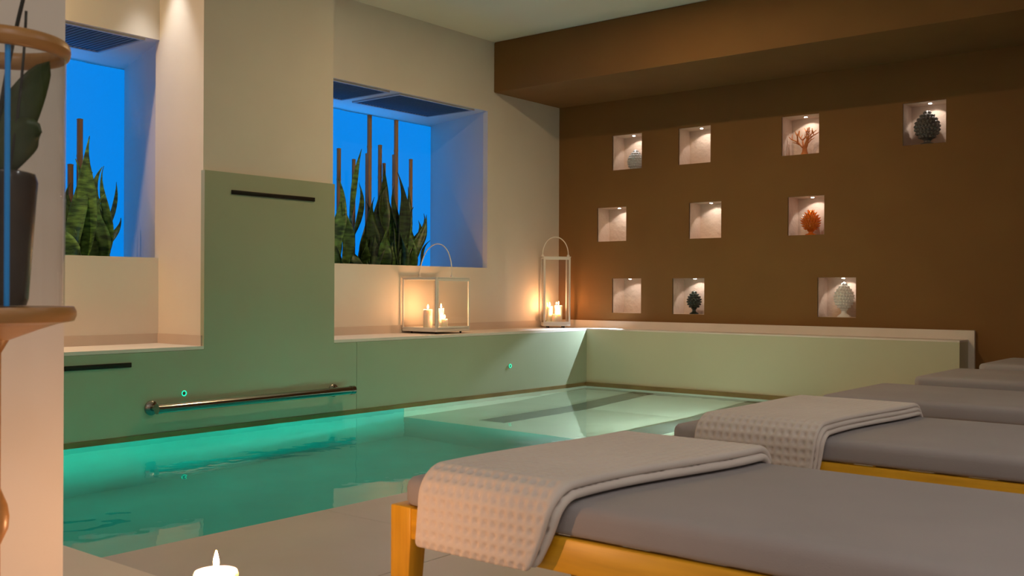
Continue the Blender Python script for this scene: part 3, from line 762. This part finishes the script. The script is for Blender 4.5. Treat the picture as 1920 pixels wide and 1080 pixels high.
# ================================================================== LOUNGERS
LZ, CT, LW, LEN, LX = 0.34, 0.062, 0.70, 2.0, -1.565
def make_lounger(y):
    r = empty('sun_lounger', (LX, y, 0))
    rh, rt = 0.066, 0.03
    for s in (0, 1):
        y0 = 0 if s == 0 else LW - rt
        MB().box(0.055, LEN - 0.055, y0 + .003, y0 + rt - .003, LZ - rh, LZ).build('side_rail', 'wood', r, bevel=0.004)
    for s in (0, 1):
        x0 = 0.012 if s == 0 else LEN - 0.012 - rt
        MB().box(x0, x0 + rt, 0.055, LW - 0.055, LZ - rh, LZ).build('end_rail', 'wood', r, bevel=0.004)
    for sx in (0, 1):
        for sy in (0, 1):
            x0 = 0 if sx == 0 else LEN - 0.06; y0 = 0 if sy == 0 else LW - 0.05
            g = MB(); k = 0.012
            t = [(x0, y0), (x0 + .06, y0), (x0 + .06, y0 + .05), (x0, y0 + .05)]
            ix = k if sx == 0 else -k; iy = k if sy == 0 else -k
            bt = [(x0 + (k if (i in (1, 2)) == (sx == 1) else -k if 0 else 0) , q) for i, (p, q) in enumerate(t)]
            bt = []
            for i, (p, q) in enumerate(t):
                if sx == 0 and i in (1, 2): p -= k * 1.6
                if sx == 1 and i in (0, 3): p += k * 1.6
                if sy == 0 and i in (2, 3): q -= k
                if sy == 1 and i in (0, 1): q += k
                bt.append((p, q))
            g.v = [(p, q, 0) for p, q in bt] + [(p, q, LZ - rh - .004) for p, q in t] + [(p, q, LZ + .002) for p, q in t]
            g.f = [(3, 2, 1, 0), (8, 9, 10, 11)] + [(i, (i + 1) % 4, 4 + (i + 1) % 4, 4 + i) for i in range(4)] + [(4 + i, 4 + (i + 1) % 4, 8 + (i + 1) % 4, 8 + i) for i in range(4)]
            g.build('leg', 'woodleg', r, bevel=0.004)
    for i in range(12):
        x0 = 0.10 + i * (LEN - 0.26) / 11
        MB().box(x0, x0 + 0.06, rt, LW - rt, LZ - 0.045, LZ - 0.027).build('slat', 'wood', r)
    # cushion: rounded, slightly crowned
    cu = MB(); nx_, ny_ = 40, 18; x0, x1, y0, y1 = 0.018, LEN - 0.01, 0.006, LW - 0.006; zb, zt = LZ + 0.0025, LZ + CT
    prof = []
    rb = 0.022
    def ring(inset, z):
        return inset, z
    lay = [(0.012, zb)] + [(.012 * (1 - math.sin(a)), zb + .012 * (1 - math.cos(a))) for a in (0.5, 1.0, PI / 2)] + [(rb * (1 - math.cos(a)), zt - rb + rb * math.sin(a)) for a in (0.0, 0.5, 1.0, PI / 2)]
    def outline(ins):
        cr = 0.045; pts = []
        for cx, cy, a0 in ((x1 - cr, y1 - cr, 0), (x0 + cr, y1 - cr, PI / 2), (x0 + cr, y0 + cr, PI), (x1 - cr, y0 + cr, 1.5 * PI)):
            for j in range(7):
                a = a0 + PI / 2 * j / 6
                pts.append((cx + (cr - ins) * math.cos(a), cy + (cr - ins) * math.sin(a)))
        return pts
    k = 28
    for ins, z in lay:
        cu.v += [(p, q, z) for p, q in outline(ins)]
    for i in range(len(lay) - 1):
        for j in range(k):
            cu.f.append((i * k + j, i * k + (j + 1) % k, (i + 1) * k + (j + 1) % k, (i + 1) * k + j))
    cu.f.append(tuple(range(k))[::-1])
    o = len(cu.v); cu.v += [(p, q, zt + 0.003) for p, q in outline(0.042)]; b0 = (len(lay) - 1) * k
    for j in range(k): cu.f.append((b0 + j, b0 + (j + 1) % k, o + (j + 1) % k, o + j))
    cu.f.append(tuple(o + j for j in range(k)))
    co = cu.build('cushion', 'cushion', r, smooth=True)
    try: co.data.set_sharp_from_angle(angle=math.radians(60))
    except Exception: pass
    return r
LABL = ['honey wood lounger with taupe cushion closest to the foreground candle', 'honey wood lounger with a towel laid over it, second from the foreground candle',
        'bare taupe cushioned wooden lounger next to the two with towels', 'bare taupe lounger, fourth from the foreground candle',
        'taupe lounger closest to the brown niche wall']
l0 = make_lounger(1.515)
tag(l0, LABL[0], 'lounger', 'loungers in a row on the deck')
for i in range(1, 5):
    c = copy_tree(l0); c.location.y = 1.515 + 1.13 * i; c['label'] = LABL[i]

# ================================================================== TOWELS
def towel(y, layers, label, xl=((-1.452, -1.435), (-1.40, -1.40)), xr=((-1.175, -1.105), (-1.03, -1.03)), drop=0.10, seed=1):
    """folded waffle towel over the foot of a lounger; path runs from the hanging end up and across"""
    r = empty('waffle_towel', (-1.3, y, LZ + CT + .003)); tag(r, label, 'towel', 'waffle towels on the loungers')
    zt = LZ + CT + 0.004
    rnd = random.Random(seed)
    cell = 0.0225
    base_off = 0.004
    for li in range(layers):
        th = 0.017 if layers == 2 else 0.012
        off = base_off + li * (th + 0.0005) + th / 2
        # path of the layer centre: hang - bend - top
        R = 0.03 + off
        path = []
        d0 = drop - 0.004 * (layers - 1 - li)
        ds = 0.0038
        yh = -off - 0.002
        n1 = int((d0) / ds)
        for i in range(n1): path.append((yh, zt - 0.03 - d0 + d0 * i / n1))
        nb = int(PI / 2 * R / ds)
        for i in range(nb):
            a = PI / 2 * i / nb
            path.append((yh + R - R * math.cos(a), zt + off - R + R * math.sin(a)))
        ytop0 = yh + R; ytop1 = LW - 0.05
        n2 = int((ytop1 - ytop0) / ds)
        for i in range(n2): path.append((ytop0 + (ytop1 - ytop0) * i / n2, zt + off))
        n3 = int(PI / 2.4 * R / ds)
        for i in range(n3):
            a = PI / 2.4 * i / n3
            path.append((ytop1 + R * math.sin(a), zt + off - R + R * math.cos(a)))
        K = len(path); s = MB()
        ncol = 84; nsemi = 6
        acc = 0.0
        for i, (py, pz) in enumerate(path):
            a = path[max(0, i - 1)]; c = path[min(K - 1, i + 1)]
            ty, tz = c[0] - a[0], c[1] - a[1]; ln = math.hypot(ty, tz); ty /= ln; tz /= ln
            ny, nz = -tz, ty
            t = i / (K - 1); acc += ds
            hang = max(0, 1 - i / (n1 + nb))
            tt = max(0, (i - n1 - nb)) / (K - n1 - nb)
            sm = tt * tt * (3 - 2 * tt)
            xa = (xl[0][0] * hang + xl[0][1] * (1 - hang)) * (1 - sm) + xl[1][1] * sm
            hv = hang ** 1.5
            xb = (xr[0][0] * hv + xr[0][1] * (1 - hv)) * (1 - sm) + xr[1][1] * sm
            xa += 0.004 * math.sin(9 * t + seed); xb += 0.006 * math.sin(7 * t + seed * 2) + 0.006 * (layers - 1 - li)
            e = min(1, (i + 0.3) / 4, (K - 1 - i + 0.3) / 3)
            hth = th / 2 * math.sqrt(max(0.02, 1 - (1 - e) ** 2))
            ring_ = []
            for j in range(ncol + 1):
                u = j / ncol; x = xa + (xb - xa) * u
                wv = 0.0
                fx = math.cos(2 * PI * (x + 1.5) / cell); fy = math.cos(2 * PI * acc / cell)
                wv = -0.0056 * min(1.0, max(0.0, 0.35 - fx)) ** 0.6 * min(1.0, max(0.0, 0.35 - fy)) ** 0.6 + 0.001
                ring_.append((x, hth + wv * (1 if 0 < u < 1 else 0)))
            for j in range(1, nsemi):
                a_ = PI * j / nsemi; ring_.append((xb + hth * math.sin(a_), hth * math.cos(a_)))
            ring_ += [(xb, -hth), (xa, -hth)]
            for j in range(1, nsemi):
                a_ = PI * j / nsemi; ring_.append((xa - hth * math.sin(a_), -hth * math.cos(a_)))
            lift = 0.003 * math.sin(6 * t + seed)
            for x, o_ in ring_:
                s.v.append((x + 1.3, py + ny * (o_), pz + nz * (o_) - (LZ + CT + .003) + 0 * lift))
        m_ = len(ring_)
        for i in range(K - 1):
            for j in range(m_):
                s.f.append((i * m_ + j, i * m_ + (j + 1) % m_, (i + 1) * m_ + (j + 1) % m_, (i + 1) * m_ + j))
        s.f.append(tuple(range(m_))[::-1]); s.f.append(tuple((K - 1) * m_ + j for j in range(m_)))
        s.build('folded_layer', 'towel', r, smooth=True)
    return r
towel(1.515, 2, 'folded beige waffle towel on the lounger closest to the foreground candle', seed=1)
towel(1.515 + 1.13, 3, 'thick folded beige waffle towel on the second lounger', xl=((-1.43, -1.42), (-1.41, -1.41)), xr=((-1.10, -1.075), (-1.035, -1.035)), drop=0.085, seed=4)

# ================================================================== FOREGROUND VASE ON A TURNED STAND
VX, VY = -1.594, 0.702
st = empty('vase_stand', (VX, VY, 0.12)); tag(st, 'turned wooden pedestal stand carrying the glass vase', 'stand')
z = lambda a: a - 0.12
MB().lathe([(0.10, 0), (0.10, 0.012), (0.085, 0.02), (0.03, 0.035), (0.010, 0.06), (0.009, z(0.405)), (0.012, z(0.412)), (0.020, z(0.43)), (0.0215, z(0.448)), (0.019, z(0.466)), (0.012, z(0.484)), (0.009, z(0.492)), (0.009, z(0.70)), (0.02, z(0.72)), (0.06, z(0.735)), (0.09, z(0.745))], 36).build('stem', 'ringwood', st, smooth='auto')
MB().lathe([(0.09, z(0.745)), (0.112, z(0.749)), (0.1155, z(0.757)), (0.1155, z(0.764)), (0.112, z(0.7715)), (0.02, z(0.772))], 48).build('dish', 'ringwood', st, smooth='auto')
v = empty('glass_vase', (VX, VY, 0.7725)); tag(v, 'tall glass cylinder vase with wooden top ring in front of the foreground wall', 'vase')
MB().lathe([(0.098, 0.0), (0.099, 0.41)], 64, cap=False).build('glass_cylinder', 'vaseglass', v, smooth=True)
rg = [(0.089 + 0.0085 * (1 + math.cos(q)), 0.397 + 0.014 * math.sin(q)) for q in [2 * PI * i / 14 for i in range(15)]]
MB().lathe(rg, 64, cap=False).build('top_ring', 'ringwood', v, smooth=True)
po = empty('potted_orchid', (VX, VY, 0.7735)); tag(po, 'orchid in a clear pot standing inside the glass vase', 'orchid')
MB().lathe([(0.044, 0.0), (0.047, 0.01), (0.058, 0.17), (0.060, 0.19), (0.056, 0.203), (0.046, 0.206), (0.044, 0.196), (0.01, 0.194)], 48).build('pot', 'pot', po, smooth='auto')
def blade(pts, wd, name='leaf', m='orchid', up=Vector((0.3, 0.4, 1))):
    s = MB(); pts = [Vector(p) for p in pts]; n = len(pts)
    for i, p in enumerate(pts):
        t = i / (n - 1); d = (pts[min(n - 1, i + 1)] - pts[max(0, i - 1)]).normalized()
        side = d.cross(up).normalized(); nr = side.cross(d)
        ww = wd * (math.sin(PI * min(1, 0.12 + t * 0.88)) ** 0.6) + 0.001
        for u in (-1, -.5, 0, .5, 1): s.v.append(tuple(p + side * ww * u / 2 + nr * ww * 0.18 * (u * u)))
    for i in range(n - 1):
        for k in range(4): s.f.append((i * 5 + k, i * 5 + k + 1, i * 5 + k + 6, i * 5 + k + 5))
    o = s.build(name, m, po, smooth=True)
    so = o.modifiers.new('thickness', 'SOLIDIFY'); so.thickness = 0.003
def arc(p0, p1, p2, n=12):
    p0, p1, p2 = Vector(p0), Vector(p1), Vector(p2)
    return [p0 * (1 - t) ** 2 + p1 * 2 * t * (1 - t) + p2 * t * t for t in [i / n for i in range(n + 1)]]
rx, ry = 0.776, 0.631   # direction to the right of the picture, for leaves that spread along the wall
blade(arc((0, 0, 0.20), (0.02 * rx, 0.02 * ry, 0.30), (0.082 * rx, 0.082 * ry, 0.375)), 0.06, up=Vector((-.63, .77, .3)))
blade(arc((0, 0, 0.20), (0.04 * rx, 0.04 * ry, 0.28), (0.07 * rx, 0.07 * ry, 0.265)), 0.055, up=Vector((-.63, .77, .5)))
blade(arc((0, 0, 0.20), (-0.03 * rx, -0.03 * ry, 0.33), (-0.085 * rx, -0.085 * ry, 0.36)), 0.05, up=Vector((-.63, .77, .3)))
blade(arc((0, 0, 0.20), (-0.03 * rx, -0.05 * ry, 0.27), (-0.08 * rx, -0.07 * ry, 0.24)), 0.055)
MB().tube(arc((-0.01, 0, 0.19), (0.0 * rx, 0.0, 0.33), (0.075 * rx, 0.075 * ry, 0.60), 16), 0.0032, 8).build('stem', 'stem', po, smooth=True)
MB().tube(arc((0.02 * rx, 0.02 * ry, 0.2), (0.042 * rx, 0.042 * ry, 0.33), (0.046 * rx, 0.046 * ry, 0.452), 16), 0.0022, 8).build('stem', 'stem', po, smooth=True)
MB().tube(arc((-0.02, 0, 0.19), (-0.03 * rx, -0.03 * ry, 0.33), (0.012 * rx, 0.012 * ry, 0.60), 16), 0.0032, 8).build('stem', 'stem', po, smooth=True)
for k_, (u, w_) in enumerate(((0.031, 0.0062), (0.054, 0.004))):  # upright blue bars standing in for the blue streaks in the vase
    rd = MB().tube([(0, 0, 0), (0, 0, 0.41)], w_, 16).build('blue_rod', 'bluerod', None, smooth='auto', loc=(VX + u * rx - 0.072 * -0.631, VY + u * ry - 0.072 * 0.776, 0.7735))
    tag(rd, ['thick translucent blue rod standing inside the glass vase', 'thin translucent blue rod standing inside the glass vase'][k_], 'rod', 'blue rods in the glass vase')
